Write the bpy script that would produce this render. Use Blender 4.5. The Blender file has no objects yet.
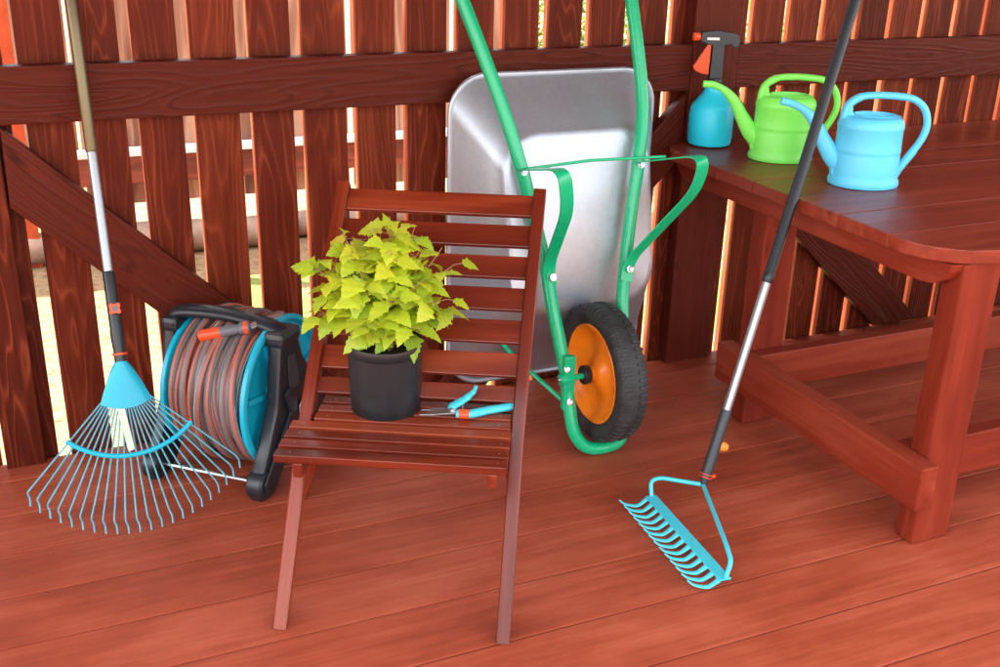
import bpy, bmesh, math, random
from mathutils import Vector, Matrix, noise
random.seed(11)
C = bpy.context.scene.collection
S = bpy.context.scene
V = Vector
PI = math.pi

# ------------------------------------------------------------ camera, sky, sun
cam = bpy.data.cameras.new('camera'); co = bpy.data.objects.new('camera', cam); C.objects.link(co)
R = [[0.9157772804698657, -0.129089374343156, 0.3803786350557948],
     [-0.40093384370532664, -0.3516894241500583, 0.845911698649849],
     [0.0245769311934923, -0.9271733831235088, -0.37382548345507083]]
m = Matrix([[R[i][0], -R[i][1], -R[i][2]] for i in range(3)]).to_4x4()
m.translation = V((0, 0, 1.5)); co.matrix_world = m
cam.sensor_width = 36; cam.lens = 38.88; cam.clip_end = 500; cam.clip_start = 0.02
S.camera = co
S.render.resolution_x = 1024; S.render.resolution_y = 683

SUN_EL, SUN_AZ = math.radians(58), math.radians(-58)   # azimuth from +Y towards +X
W = bpy.data.worlds.new('World'); S.world = W; W.use_nodes = True
nt = W.node_tree; bg = nt.nodes['Background']
sky = nt.nodes.new('ShaderNodeTexSky'); sky.sky_type = 'NISHITA'; sky.sun_disc = False
sky.sun_elevation = SUN_EL; sky.sun_rotation = SUN_AZ; sky.dust_density = 3.0; sky.air_density = 1.0
hs = nt.nodes.new('ShaderNodeHueSaturation'); hs.inputs['Saturation'].default_value = 0.12
nt.links.new(sky.outputs[0], hs.inputs['Color']); nt.links.new(hs.outputs[0], bg.inputs[0])
bg.inputs[1].default_value = 0.15
sl = bpy.data.lights.new('sun', 'SUN'); sl.energy = 3.2; sl.angle = math.radians(0.5); sl.color = (1, .95, .86)
so = bpy.data.objects.new('sun', sl); C.objects.link(so)
sd = V((math.sin(SUN_AZ)*math.cos(SUN_EL), math.cos(SUN_AZ)*math.cos(SUN_EL), math.sin(SUN_EL)))
so.rotation_euler = sd.to_track_quat('Z', 'Y').to_euler(); so.location = (-4, 3, 8)
S.view_settings.view_transform = 'Standard'; S.view_settings.look = 'None'
S.view_settings.exposure = 2.75; S.view_settings.gamma = 1

# ------------------------------------------------------------ materials
def newmat(name):
    mt = bpy.data.materials.new(name); mt.use_nodes = True
    return mt, mt.node_tree, mt.node_tree.nodes['Principled BSDF']
def N(t, kind, **kw):
    n = t.nodes.new(kind)
    for k, v in kw.items():
        if k in n.inputs: n.inputs[k].default_value = v
        else: setattr(n, k, v)
    return n
def link(t, a, b): t.links.new(a, b)
def math_(t, op, a, b=None, c=None, clamp=False):
    n = t.nodes.new('ShaderNodeMath'); n.operation = op; n.use_clamp = clamp
    for i, x in enumerate((a, b, c)):
        if x is None: continue
        if isinstance(x, (int, float)): n.inputs[i].default_value = x
        else: t.links.new(x, n.inputs[i])
    return n.outputs[0]
def ramp(t, fac, stops):
    n = t.nodes.new('ShaderNodeValToRGB'); el = n.color_ramp.elements
    while len(el) < len(stops): el.new(.5)
    for e, (p, c) in zip(el, stops): e.position = p; e.color = (*c, 1)
    t.links.new(fac, n.inputs[0]); return n.outputs[0]
def mix(t, fac, a, b, mode='MIX'):
    n = t.nodes.new('ShaderNodeMix'); n.data_type = 'RGBA'; n.blend_type = mode
    for s, x in ((n.inputs[0], fac), (n.inputs[6], a), (n.inputs[7], b)):
        if isinstance(x, (int, float)): s.default_value = x
        elif isinstance(x, tuple): s.default_value = (*x, 1)
        else: t.links.new(x, s)
    return n.outputs[2]

def wood(name, dark, base, light, rough=.4, grain=.6, ring=26, streak=.4, knots=True, bump=.25, tonev=.35, blotch=0, coat=0, spec=.5, worn=0, mdv=.7, lines=0, spots=False):
    mt, t, p = newmat(name)
    at = N(t, 'ShaderNodeAttribute', attribute_name='gr')
    tn = N(t, 'ShaderNodeAttribute', attribute_name='tone')
    def mapped(s):
        mp = N(t, 'ShaderNodeMapping'); mp.inputs['Scale'].default_value = s
        link(t, at.outputs['Vector'], mp.inputs[0]); return mp.outputs[0]
    na = N(t, 'ShaderNodeTexNoise', Scale=1.0, Detail=2.0, Roughness=.45, Distortion=.4); link(t, mapped((.8, 8, 8)), na.inputs['Vector'])
    ph = math_(t, 'MULTIPLY', na.outputs['Fac'], ring)
    kn = None
    if knots:
        vo = N(t, 'ShaderNodeTexVoronoi', Scale=1.0); link(t, mapped((1.3, 6.0, 6.0)), vo.inputs['Vector'])
        kd = math_(t, 'POWER', 2.718, math_(t, 'MULTIPLY', vo.outputs['Distance'], -8.0))
        ph = math_(t, 'ADD', ph, math_(t, 'MULTIPLY', kd, 9.0))
        kn = math_(t, 'GREATER_THAN', kd, .70)
    rg = math_(t, 'MULTIPLY_ADD', math_(t, 'SINE', ph), .5, .5)
    rg0 = rg; rg = math_(t, 'POWER', rg, 1.6)
    fn = N(t, 'ShaderNodeTexNoise', Scale=1.0, Detail=4.0, Roughness=.65); link(t, mapped((4, 110, 110)), fn.inputs['Vector'])
    md = N(t, 'ShaderNodeTexNoise', Scale=1.0, Detail=3.0, Roughness=.55); link(t, mapped((1.6, 16, 16)), md.inputs['Vector'])
    v = math_(t, 'ADD', math_(t, 'MULTIPLY', rg, grain), math_(t, 'MULTIPLY', fn.outputs['Fac'], streak))
    v = math_(t, 'ADD', v, math_(t, 'MULTIPLY', math_(t, 'SUBTRACT', md.outputs['Fac'], .5), mdv))
    v = math_(t, 'ADD', v, math_(t, 'MULTIPLY', math_(t, 'SUBTRACT', tn.outputs['Fac'], .5), tonev))
    if blotch:
        bn = N(t, 'ShaderNodeTexNoise', Scale=1.0, Detail=5.0, Roughness=.62); link(t, mapped((3.5, 6, 6)), bn.inputs['Vector'])
        v = math_(t, 'ADD', v, math_(t, 'MULTIPLY', math_(t, 'SUBTRACT', bn.outputs['Fac'], .5), blotch))
    v = math_(t, 'ADD', v, .5-.5*grain-.5*streak, clamp=True)
    col = ramp(t, v, [(.05, dark), (.5, base), (.95, light)])
    if lines:
        lm = math_(t, 'MULTIPLY', math_(t, 'POWER', rg0, 13.0), math_(t, 'MULTIPLY_ADD', md.outputs['Fac'], 3.0, -1.0, clamp=True))
        col = mix(t, math_(t, 'MULTIPLY', lm, abs(lines), clamp=True), col, tuple(min(1, c*2.1+.02) for c in light) if lines > 0 else tuple(c*.45 for c in dark))
    if kn: col = mix(t, math_(t, 'MULTIPLY', kn, .55), col, tuple(c*.5 for c in dark))
    if spots:   # small sealed knots, a few centimetres across, sparse
        v2 = N(t, 'ShaderNodeTexVoronoi', Scale=1.0); link(t, mapped((2.6, 4.2, 4.2)), v2.inputs['Vector'])
        sx = N(t, 'ShaderNodeSeparateColor'); link(t, v2.outputs['Color'], sx.inputs[0])
        dd_ = math_(t, 'ADD', v2.outputs['Distance'], math_(t, 'MULTIPLY', math_(t, 'SUBTRACT', md.outputs['Fac'], .5), .08))
        sf_ = math_(t, 'MULTIPLY', math_(t, 'SUBTRACT', 1.0, math_(t, 'DIVIDE', dd_, .075), clamp=True), math_(t, 'GREATER_THAN', sx.outputs[0], .55))
        col = mix(t, math_(t, 'MULTIPLY', sf_, .75, clamp=True), col, tuple(c*.75 for c in dark))
    if worn:
        wn = N(t, 'ShaderNodeTexNoise', Scale=1.0, Detail=6.0, Roughness=.7); link(t, mapped((6, 30, 30)), wn.inputs['Vector'])
        wf = math_(t, 'MULTIPLY', math_(t, 'SUBTRACT', wn.outputs['Fac'], .64, clamp=True), worn, clamp=True)
        col = mix(t, wf, col, tuple(min(1, c*1.8+.03) for c in light))
    link(t, col, p.inputs['Base Color'])
    r_ = math_(t, 'ADD', math_(t, 'MULTIPLY', md.outputs['Fac'], .22), rough-.11); link(t, r_, p.inputs['Roughness'])
    bp = N(t, 'ShaderNodeBump', Strength=bump, Distance=.0015)
    link(t, math_(t, 'ADD', math_(t, 'MULTIPLY', rg, .55), math_(t, 'MULTIPLY', fn.outputs['Fac'], .5)), bp.inputs['Height']); link(t, bp.outputs[0], p.inputs['Normal'])
    p.inputs['Coat Weight'].default_value = coat; p.inputs['Coat Roughness'].default_value = .16
    p.inputs['Specular IOR Level'].default_value = spec
    return mt

def plain(name, col, rough=.4, metal=0, var=.08, scale=18, bump=0, bscale=300, spec=.5, coat=0, trans=0):
    mt, t, p = newmat(name)
    tc = N(t, 'ShaderNodeTexCoord')
    n = N(t, 'ShaderNodeTexNoise', Scale=scale, Detail=4.0, Roughness=.6); link(t, tc.outputs['Object'], n.inputs['Vector'])
    c = ramp(t, n.outputs['Fac'], [(.3, tuple(x*(1-var) for x in col)), (.7, tuple(min(1, x*(1+var)) for x in col))])
    link(t, c, p.inputs['Base Color'])
    link(t, math_(t, 'MULTIPLY_ADD', n.outputs['Fac'], .16, rough-.08), p.inputs['Roughness'])
    p.inputs['Metallic'].default_value = metal; p.inputs['Specular IOR Level'].default_value = spec
    p.inputs['Coat Weight'].default_value = coat
    if bump:
        b = N(t, 'ShaderNodeTexNoise', Scale=bscale, Detail=2.0); link(t, tc.outputs['Object'], b.inputs['Vector'])
        bp = N(t, 'ShaderNodeBump', Strength=bump, Distance=.001); link(t, b.outputs['Fac'], bp.inputs['Height']); link(t, bp.outputs[0], p.inputs['Normal'])
    if trans: p.inputs['Subsurface Weight'].default_value = trans; p.inputs['Subsurface Radius'].default_value = (col[0]*.02+.002, col[1]*.02+.002, col[2]*.02+.002)
    return mt

M = {}
M['deck'] = wood('deck_stain', (.17, .027, .012), (.345, .064, .030), (.49, .118, .064), rough=.45, spec=.24, grain=.10, ring=40, streak=.5, knots=False, bump=.45, tonev=.22, blotch=.9, worn=1.4, mdv=.45, spots=True)
M['fence'] = wood('fence_stain', (.044, .0056, .0024), (.108, .0145, .0052), (.22, .038, .012), rough=.46, spec=.12, grain=.12, ring=105, streak=.60, bump=.8, tonev=.38, lines=.30)
M['rail'] = wood('rail_stain', (.056, .0080, .0042), (.100, .0150, .0075), (.150, .028, .015), rough=.45, spec=.12, grain=.10, ring=120, streak=.55, bump=1.0, tonev=.2, lines=-.8, mdv=.5)
M['table'] = wood('table_stain', (.11, .011, .005), (.215, .027, .012), (.33, .062, .032), rough=.42, spec=.18, grain=.25, ring=20, streak=.35, bump=.35, tonev=.3, blotch=.35, worn=.7)
M['tabletop'] = wood('tabletop_stain', (.11, .013, .006), (.23, .031, .014), (.34, .068, .034), rough=.36, spec=.3, grain=.25, ring=18, streak=.4, bump=.35, tonev=.25, blotch=.4, worn=.5)
M['chair'] = wood('chair_varnish', (.055, .0055, .0020), (.160, .0185, .0060), (.31, .052, .017), rough=.30, spec=.28, grain=.3, ring=22, streak=.5, knots=False, bump=.4, tonev=.3, coat=.30)
M['litedge'] = wood('slat_edge_sunlit', (.13, .022, .009), (.26, .055, .022), (.38, .11, .05), rough=.6, spec=.1)  # brighter orange puts sunlight on the slat sides into their colour
M['farwood'] = wood('far_fence_wood', (.18, .075, .045), (.36, .17, .11), (.52, .30, .19), rough=.6, grain=.5, streak=.4, tonev=.5)
M['farrail'] = wood('far_rail_stain', (.16, .03, .02), (.27, .055, .035), (.36, .10, .06), rough=.5)
M['roof'] = wood('roof_boards', (.06, .02, .014), (.12, .035, .022), (.18, .06, .04), rough=.55)
M['cyan'] = plain('cyan_plastic', (.005, .42, .60), .33, var=.04)
M['cyanpaint'] = plain('turquoise_paint', (.06, .54, .64), .32, var=.06, scale=40)
M['tine'] = plain('tine_enamel', (.08, .36, .45), .32, var=.2, scale=60)
M['black'] = plain('black_plastic', (.014, .018, .024), .36, var=.15, bump=.25, bscale=500)
M['darkgrip'] = plain('dark_grey_grip', (.035, .042, .05), .45, var=.1)
M['grey'] = plain('grey_plastic', (.13, .14, .16), .4)
M['lightgrey'] = plain('light_grey_plastic', (.42, .45, .48), .35)
M['orange'] = plain('orange_plastic', (.80, .085, .02), .36, var=.04)
M['orangeyellow'] = plain('amber_plastic', (.85, .28, .03), .36, var=.04)
M['rim'] = plain('orange_rim_paint', (.95, .235, .008), .30, var=.05, scale=25)
M['green'] = plain('green_paint', (.004, .46, .20), .28, var=.03, scale=12, coat=.25)
M['rubber'] = plain('tyre_rubber', (.030, .030, .031), .62, var=.45, scale=30, bump=.4, bscale=220)
M['steel'] = plain('polished_steel', (.62, .63, .65), .25, metal=1, var=.1, scale=60)
M['alu'] = plain('aluminium', (.36, .38, .41), .34, metal=.7, var=.04)
M['bronze'] = plain('bronze_anodised', (.17, .13, .07), .34, metal=.6, var=.04)
M['lime'] = plain('lime_plastic', (.23, .86, .12), .38, var=.03, trans=.15)
M['sky'] = plain('sky_blue_plastic', (.12, .63, .92), .38, var=.03, trans=.15)
M['bottle'] = plain('bottle_blue_plastic', (.02, .70, .93), .42, var=.04, trans=.1)
M['pot'] = plain('pot_black_plastic', (.012, .014, .017), .38, var=.2)
M['label'] = plain('paper_label', (.62, .68, .55), .6, var=.15, scale=120)
M['white'] = plain('white_plastic', (.75, .77, .78), .45, var=.03)
M['blade'] = plain('blade_steel', (.42, .42, .44), .32, metal=.9, var=.25, scale=90)

def galv():
    mt, t, p = newmat('galvanised_steel')
    tc = N(t, 'ShaderNodeTexCoord')
    vo = N(t, 'ShaderNodeTexVoronoi', Scale=70.0); link(t, tc.outputs['Object'], vo.inputs['Vector'])
    n = N(t, 'ShaderNodeTexNoise', Scale=4.0, Detail=4.0); link(t, tc.outputs['Object'], n.inputs['Vector'])
    f = math_(t, 'ADD', math_(t, 'MULTIPLY', n.outputs['Fac'], .75), math_(t, 'MULTIPLY', vo.outputs['Color'], .25))
    link(t, ramp(t, f, [(.2, (.46, .51, .58)), (.8, (.57, .63, .71))]), p.inputs['Base Color'])
    p.inputs['Metallic'].default_value = .78
    link(t, math_(t, 'MULTIPLY_ADD', f, .14, .38), p.inputs['Roughness'])
    n2 = N(t, 'ShaderNodeTexNoise', Scale=5.0, Detail=1.0); link(t, tc.outputs['Object'], n2.inputs['Vector'])
    bp = N(t, 'ShaderNodeBump', Strength=.05, Distance=.02); link(t, n2.outputs['Fac'], bp.inputs['Height']); link(t, bp.outputs[0], p.inputs['Normal'])
    return mt
M['galv'] = galv()

def hosemat():
    mt, t, p = newmat('striped_hose')
    at = N(t, 'ShaderNodeAttribute', attribute_name='gr')
    sx = N(t, 'ShaderNodeSeparateXYZ'); link(t, at.outputs['Vector'], sx.inputs[0])
    L, A = sx.outputs[0], sx.outputs[1]
    ang = math_(t, 'ADD', A, math_(t, 'MULTIPLY', L, 1.1))
    a3 = math_(t, 'FRACT', math_(t, 'DIVIDE', math_(t, 'ADD', ang, 1000.0), 2*PI/3))   # 3 repeats round the section
    orange = math_(t, 'MULTIPLY', math_(t, 'GREATER_THAN', a3, .46), math_(t, 'LESS_THAN', a3, .70))
    blk = math_(t, 'MULTIPLY', math_(t, 'GREATER_THAN', a3, .76), math_(t, 'LESS_THAN', a3, .90))
    dash = math_(t, 'GREATER_THAN', math_(t, 'FRACT', math_(t, 'MULTIPLY', L, 170.0)), .42)
    c = mix(t, orange, (.19, .165, .165), (.58, .10, .045))
    c = mix(t, math_(t, 'MULTIPLY', blk, dash), c, (.012, .011, .012))
    wh = math_(t, 'MULTIPLY', math_(t, 'LESS_THAN', a3, .10), math_(t, 'GREATER_THAN', math_(t, 'SINE', math_(t, 'MULTIPLY', L, 2.6)), .45))
    c = mix(t, math_(t, 'MULTIPLY', wh, .8), c, (.60, .60, .62))
    link(t, c, p.inputs['Base Color']); p.inputs['Roughness'].default_value = .36
    return mt
M['hose'] = hosemat()

def leafmat():
    mt, t, p = newmat('yellow_green_leaf')
    at = N(t, 'ShaderNodeAttribute', attribute_name='gr'); tn = N(t, 'ShaderNodeAttribute', attribute_name='tone')
    n = N(t, 'ShaderNodeTexNoise', Scale=30.0, Detail=3.0); link(t, at.outputs['Vector'], n.inputs['Vector'])
    sx = N(t, 'ShaderNodeSeparateXYZ'); link(t, at.outputs['Vector'], sx.inputs[0])
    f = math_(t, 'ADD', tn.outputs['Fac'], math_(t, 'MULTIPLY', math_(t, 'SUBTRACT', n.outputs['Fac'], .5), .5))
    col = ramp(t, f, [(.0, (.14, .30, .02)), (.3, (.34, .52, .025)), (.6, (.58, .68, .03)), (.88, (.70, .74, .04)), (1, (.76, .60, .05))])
    # veins: lighter midrib and side veins
    ax = math_(t, 'ABSOLUTE', sx.outputs[1])
    mid = math_(t, 'LESS_THAN', ax, .022)
    sv = math_(t, 'LESS_THAN', math_(t, 'FRACT', math_(t, 'MULTIPLY', math_(t, 'SUBTRACT', sx.outputs[0], math_(t, 'MULTIPLY', ax, .8)), 5.0)), .10)
    vein = math_(t, 'MAXIMUM', mid, math_(t, 'MULTIPLY', sv, .7))
    col = mix(t, math_(t, 'MULTIPLY', vein, .4), col, (.62, .68, .16))
    link(t, col, p.inputs['Base Color']); p.inputs['Roughness'].default_value = .42
    bp = N(t, 'ShaderNodeBump', Strength=.4, Distance=.001); link(t, math_(t, 'SUBTRACT', 1.0, vein), bp.inputs['Height']); link(t, bp.outputs[0], p.inputs['Normal'])
    tr = N(t, 'ShaderNodeBsdfTranslucent'); link(t, col, tr.inputs[0])
    ms = N(t, 'ShaderNodeMixShader'); ms.inputs[0].default_value = .38
    out = t.nodes['Material Output']
    link(t, p.outputs[0], ms.inputs[1]); link(t, tr.outputs[0], ms.inputs[2]); link(t, ms.outputs[0], out.inputs[0])
    return mt
M['leaf'] = leafmat()
M['bush'] = plain('bush_leaf', (.16, .26, .03), .5, var=.5, scale=9)
M['stem'] = plain('plant_stem', (.28, .16, .06), .5, var=.3)
M['soil'] = plain('potting_soil', (.022, .014, .009), .9, var=.6, scale=90, bump=1, bscale=160)
M['bark'] = plain('log_bark', (.30, .20, .15), .8, var=.4, scale=9, bump=.6, bscale=30)
M['logend'] = plain('log_cut', (.55, .40, .24), .8, var=.2, scale=40)

def sand():
    mt, t, p = newmat('sandy_ground')
    tc = N(t, 'ShaderNodeTexCoord')
    n = N(t, 'ShaderNodeTexNoise', Scale=1.1, Detail=5.0, Roughness=.65); link(t, tc.outputs['Object'], n.inputs['Vector'])
    n2 = N(t, 'ShaderNodeTexNoise', Scale=26.0, Detail=6.0, Roughness=.7); link(t, tc.outputs['Object'], n2.inputs['Vector'])
    n3 = N(t, 'ShaderNodeTexNoise', Scale=7.0, Detail=5.0, Roughness=.7); link(t, tc.outputs['Object'], n3.inputs['Vector'])
    c = ramp(t, n2.outputs['Fac'], [(.34, (.10, .055, .025)), (.46, (.22, .135, .065)), (.7, (.30, .20, .11))])
    g = math_(t, 'MULTIPLY', math_(t, 'GREATER_THAN', math_(t, 'ADD', n.outputs['Fac'], math_(t, 'MULTIPLY', n2.outputs['Fac'], .25)), .70), .8)
    c = mix(t, g, c, (.10, .16, .02))
    d = math_(t, 'MULTIPLY', math_(t, 'GREATER_THAN', n3.outputs['Fac'], .63), .5)
    c = mix(t, d, c, (.16, .10, .05))
    link(t, c, p.inputs['Base Color']); p.inputs['Roughness'].default_value = .95
    bp = N(t, 'ShaderNodeBump', Strength=.6, Distance=.02); link(t, n2.outputs['Fac'], bp.inputs['Height']); link(t, bp.outputs[0], p.inputs['Normal'])
    return mt
M['sand'] = sand()

# ------------------------------------------------------------ mesh builder
class MB:
    def __init__(s): s.v = []; s.f = []; s.g = []; s.t = []; s.sm = []; s.edge = []
    def add(s, vs, fs, gr=None, tone=.5, smooth=False):
        o = len(s.v); s.v += [V(x) for x in vs]; s.f += [[i+o for i in f] for f in fs]
        s.g += (gr if gr else [V(x) for x in vs]); s.t += (tone if isinstance(tone, list) else [tone]*len(vs)); s.sm += [smooth]*len(fs)
    def frm(s, bm, gr=None, tone=.5, smooth=False):
        bm.verts.ensure_lookup_table(); bm.verts.index_update()
        s.add([v.co.copy() for v in bm.verts], [[v.index for v in f.verts] for f in bm.faces], gr, tone, smooth)
    def board(s, mat, L, Wd, T, bev=.003, seg=2, off=None, cut=None, markedge=False):
        """box with its length on local X; grain follows it"""
        bm = bmesh.new(); bmesh.ops.create_cube(bm, size=1)
        for v in bm.verts: v.co = V((v.co.x*L, v.co.y*Wd, v.co.z*T))
        if cut: cut(bm)
        if bev: bmesh.ops.bevel(bm, geom=list(bm.edges), offset=bev, segments=seg, affect='EDGES', profile=.6)
        o = V((random.uniform(-50, 50), random.uniform(-50, 50), random.uniform(-50, 50))) if off is None else off
        gr = [v.co + o for v in bm.verts]; tone = random.random()
        bmesh.ops.transform(bm, matrix=mat, verts=bm.verts)
        f0 = len(s.f); s.frm(bm, gr, tone)
        if markedge:
            bm.normal_update(); wy = V(mat.col[1][:3]).normalized()
            s.edge += [f0+i for i, f in enumerate(bm.faces) if abs(f.normal.dot(wy)) > .9]
        bm.free(); return s
    def beam(s, a, b, Wd, T, up=(0, 0, 1), bev=.003, ext=0):
        a = V(a); b = V(b); x = (b-a).normalized(); z = V(up); z = (z - x*z.dot(x)).normalized(); y = z.cross(x)
        mt = Matrix((x, y, z)).transposed().to_4x4(); mt.translation = (a+b)/2
        return s.board(mt, (b-a).length+ext, Wd, T, bev)
    def box(s, c, size, bev=.002, rot=None, smooth=False):
        bm = bmesh.new(); bmesh.ops.create_cube(bm, size=1)
        for v in bm.verts: v.co = V((v.co.x*size[0], v.co.y*size[1], v.co.z*size[2]))
        if bev: bmesh.ops.bevel(bm, geom=list(bm.edges), offset=bev, segments=2, affect='EDGES', profile=.6)
        mt = (rot.to_4x4() if rot else Matrix.Identity(4)); mt.translation = V(c)
        bmesh.ops.transform(bm, matrix=mt, verts=bm.verts); s.frm(bm, smooth=smooth); bm.free(); return s
    def tube(s, pts, r, seg=12, caps=True, flat=None, tone=.5):
        pts = [V(p) for p in pts]; n = len(pts); rr = r if isinstance(r, (list, tuple)) else [r]*n
        T = [(pts[min(i+1, n-1)]-pts[max(i-1, 0)]).normalized() for i in range(n)]
        u = T[0].orthogonal().normalized() if flat is None else V(flat[0])
        vs, gr, fs = [], [], []; L = 0
        for i in range(n):
            if i: L += (pts[i]-pts[i-1]).length
            u = (u - T[i]*u.dot(T[i])).normalized(); w = T[i].cross(u)
            for k in range(seg):
                a = 2*PI*k/seg; ku, kw = (1, 1) if flat is None else flat[1]
                vs.append(pts[i] + rr[i]*(u*math.cos(a)*ku + w*math.sin(a)*kw)); gr.append(V((L, a, 0)))
        for i in range(n-1):
            for k in range(seg):
                k2 = (k+1) % seg; fs.append([i*seg+k, i*seg+k2, (i+1)*seg+k2, (i+1)*seg+k])
        if caps: fs.append(list(range(seg))[::-1]); fs.append([(n-1)*seg+k for k in range(seg)])
        s.add(vs, fs, gr, tone, True); return s
    def lathe(s, prof, c=(0, 0, 0), ax=(0, 0, 1), seg=40, oval=(1, 1), u=None, closed=False):
        """prof: (radius, height) pairs about axis"""
        ax = V(ax).normalized(); u = (ax.orthogonal() if u is None else V(u)).normalized(); u = (u-ax*u.dot(ax)).normalized(); w = ax.cross(u); c = V(c)
        vs, fs = [], []
        for r, h in prof:
            for k in range(seg):
                a = 2*PI*k/seg; vs.append(c + ax*h + u*r*oval[0]*math.cos(a) + w*r*oval[1]*math.sin(a))
        n = len(prof)
        for i in range(n-1 if not closed else n):
            j = (i+1) % n
            for k in range(seg):
                k2 = (k+1) % seg; fs.append([i*seg+k, i*seg+k2, j*seg+k2, j*seg+k])
        s.add(vs, fs, smooth=True); return s
    def prism(s, poly, fr, to, frame, bev=.003):
        """poly in 2D (a,b) -> frame(a,b,h), extruded h=fr..to"""
        bm = bmesh.new(); vs = [bm.verts.new((a, b, 0)) for a, b in poly]; f = bm.faces.new(vs)
        r = bmesh.ops.extrude_face_region(bm, geom=[f]); nv = [g for g in r['geom'] if isinstance(g, bmesh.types.BMVert)]
        for v in nv: v.co.z = 1
        for v in bm.verts: v.co.z = fr + v.co.z*(to-fr)
        bmesh.ops.recalc_face_normals(bm, faces=bm.faces)
        if bev: bmesh.ops.bevel(bm, geom=list(bm.edges), offset=bev, segments=2, affect='EDGES', profile=.6, clamp_overlap=True)
        for v in bm.verts: v.co = frame(v.co.x, v.co.y, v.co.z)
        bmesh.ops.recalc_face_normals(bm, faces=bm.faces)
        bmesh.ops.triangulate(bm, faces=[f for f in bm.faces if len(f.verts) > 4])
        s.frm(bm); bm.free(); return s
    def build(s, name, mat, parent=None, solid=0, sub=0, auto=True):
        me = bpy.data.meshes.new(name); o = bpy.data.objects.new(name, me); C.objects.link(o)
        off = V((0, 0, 0))
        if parent:
            o.parent = parent; q = parent
            while q: off += q.location; q = q.parent
        me.from_pydata([v-off for v in s.v], [], s.f)
        a = me.attributes.new('gr', 'FLOAT_VECTOR', 'POINT')
        a.data.foreach_set('vector', [x for g in s.g for x in g])
        b = me.attributes.new('tone', 'FLOAT', 'POINT'); b.data.foreach_set('value', s.t)
        me.polygons.foreach_set('use_smooth', s.sm); me.materials.append(mat); me.update()
        bm = bmesh.new(); bm.from_mesh(me); bmesh.ops.recalc_face_normals(bm, faces=bm.faces); bm.to_mesh(me); bm.free()
        if any(s.sm) and mat.name != 'yellow_green_leaf':
            me.set_sharp_from_angle(angle=math.radians(42)) if hasattr(me, 'set_sharp_from_angle') else None
        if solid: md = o.modifiers.new('solid', 'SOLIDIFY'); md.thickness = solid; md.offset = 0
        if sub: md = o.modifiers.new('sub', 'SUBSURF'); md.levels = sub; md.render_levels = sub
        return o
def thing(name, loc, label, cat, group=None):
    o = bpy.data.objects.new(name, None); C.objects.link(o); o.location = V(loc); o.empty_display_size = .05
    o['label'] = label; o['category'] = cat
    if group: o['group'] = group
    return o
def tag(o, label=None, cat=None, group=None, kind=None):
    for k, x in (('label', label), ('category', cat), ('group', group), ('kind', kind)):
        if x: o[k] = x
    return o
def smoothpath(pts, n=6):
    pts = [V(p) for p in pts]; out = []
    P = [pts[0]*2-pts[1]] + pts + [pts[-1]*2-pts[-2]]
    for i in range(1, len(P)-2):
        a, b, c, d = P[i-1:i+3]
        for k in range(n):
            t = k/n; out.append(.5*((2*b)+(c-a)*t+(2*a-5*b+4*c-d)*t*t+(3*b-a-3*c+d)*t**3))
    out.append(pts[-1]); return out
def fillet(pts, r, n=6):
    """polyline with rounded corners"""
    pts = [V(p) for p in pts]; out = [pts[0]]
    for i in range(1, len(pts)-1):
        a, b, c = pts[i-1:i+2]; rr = r[i] if isinstance(r, (list, tuple)) else r
        d1 = min(rr, (a-b).length*.49); d2 = min(rr, (c-b).length*.49)
        p = b+(a-b).normalized()*d1; q = b+(c-b).normalized()*d2
        for k in range(n+1):
            t = k/n; out.append(p*(1-t)**2 + b*2*t*(1-t) + q*t*t)
    out.append(pts[-1]); return out
def frameM(x, y, z, t):
    mt = Matrix((V(x), V(y), V(z))).transposed().to_4x4(); mt.translation = V(t); return mt

# ------------------------------------------------------------ ground, deck, roof
g = MB(); g.add([(-60, -60, -.30), (60, -60, -.30), (60, 80, -.30), (-60, 80, -.30)], [[0, 1, 2, 3]])
tag(g.build('ground', M['sand']), 'pale sandy ground with patches of grass beyond the fence', None, None, 'structure')
d = MB(); y = 2.978; PW = .1875
edges = [2.978, 2.870, 2.682, 2.495, 2.308, 2.120, 1.934, 1.746, 1.561, 1.373, 1.186]
while edges[-1] > -1.2: edges.append(edges[-1]-PW)
for a, b in zip(edges, edges[1:]):
    wd = a-b
    d.board(frameM((1, 0, 0), (0, 1, 0), (0, 0, 1), (1.8, (a+b)/2, -.02 + random.uniform(-.0006, .0006))), 9.0, wd-.0048, .04, .0028)
tag(d.build('deck_floor', M['deck']), 'red stained timber deck boards', None, None, 'structure')
db = MB(); db.box((1.8, .9, -.10), (8.9, 4.0, .1), .005)
tag(db.build('deck_base', M['rail']), 'dark joists under the deck', None, None, 'structure')

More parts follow.
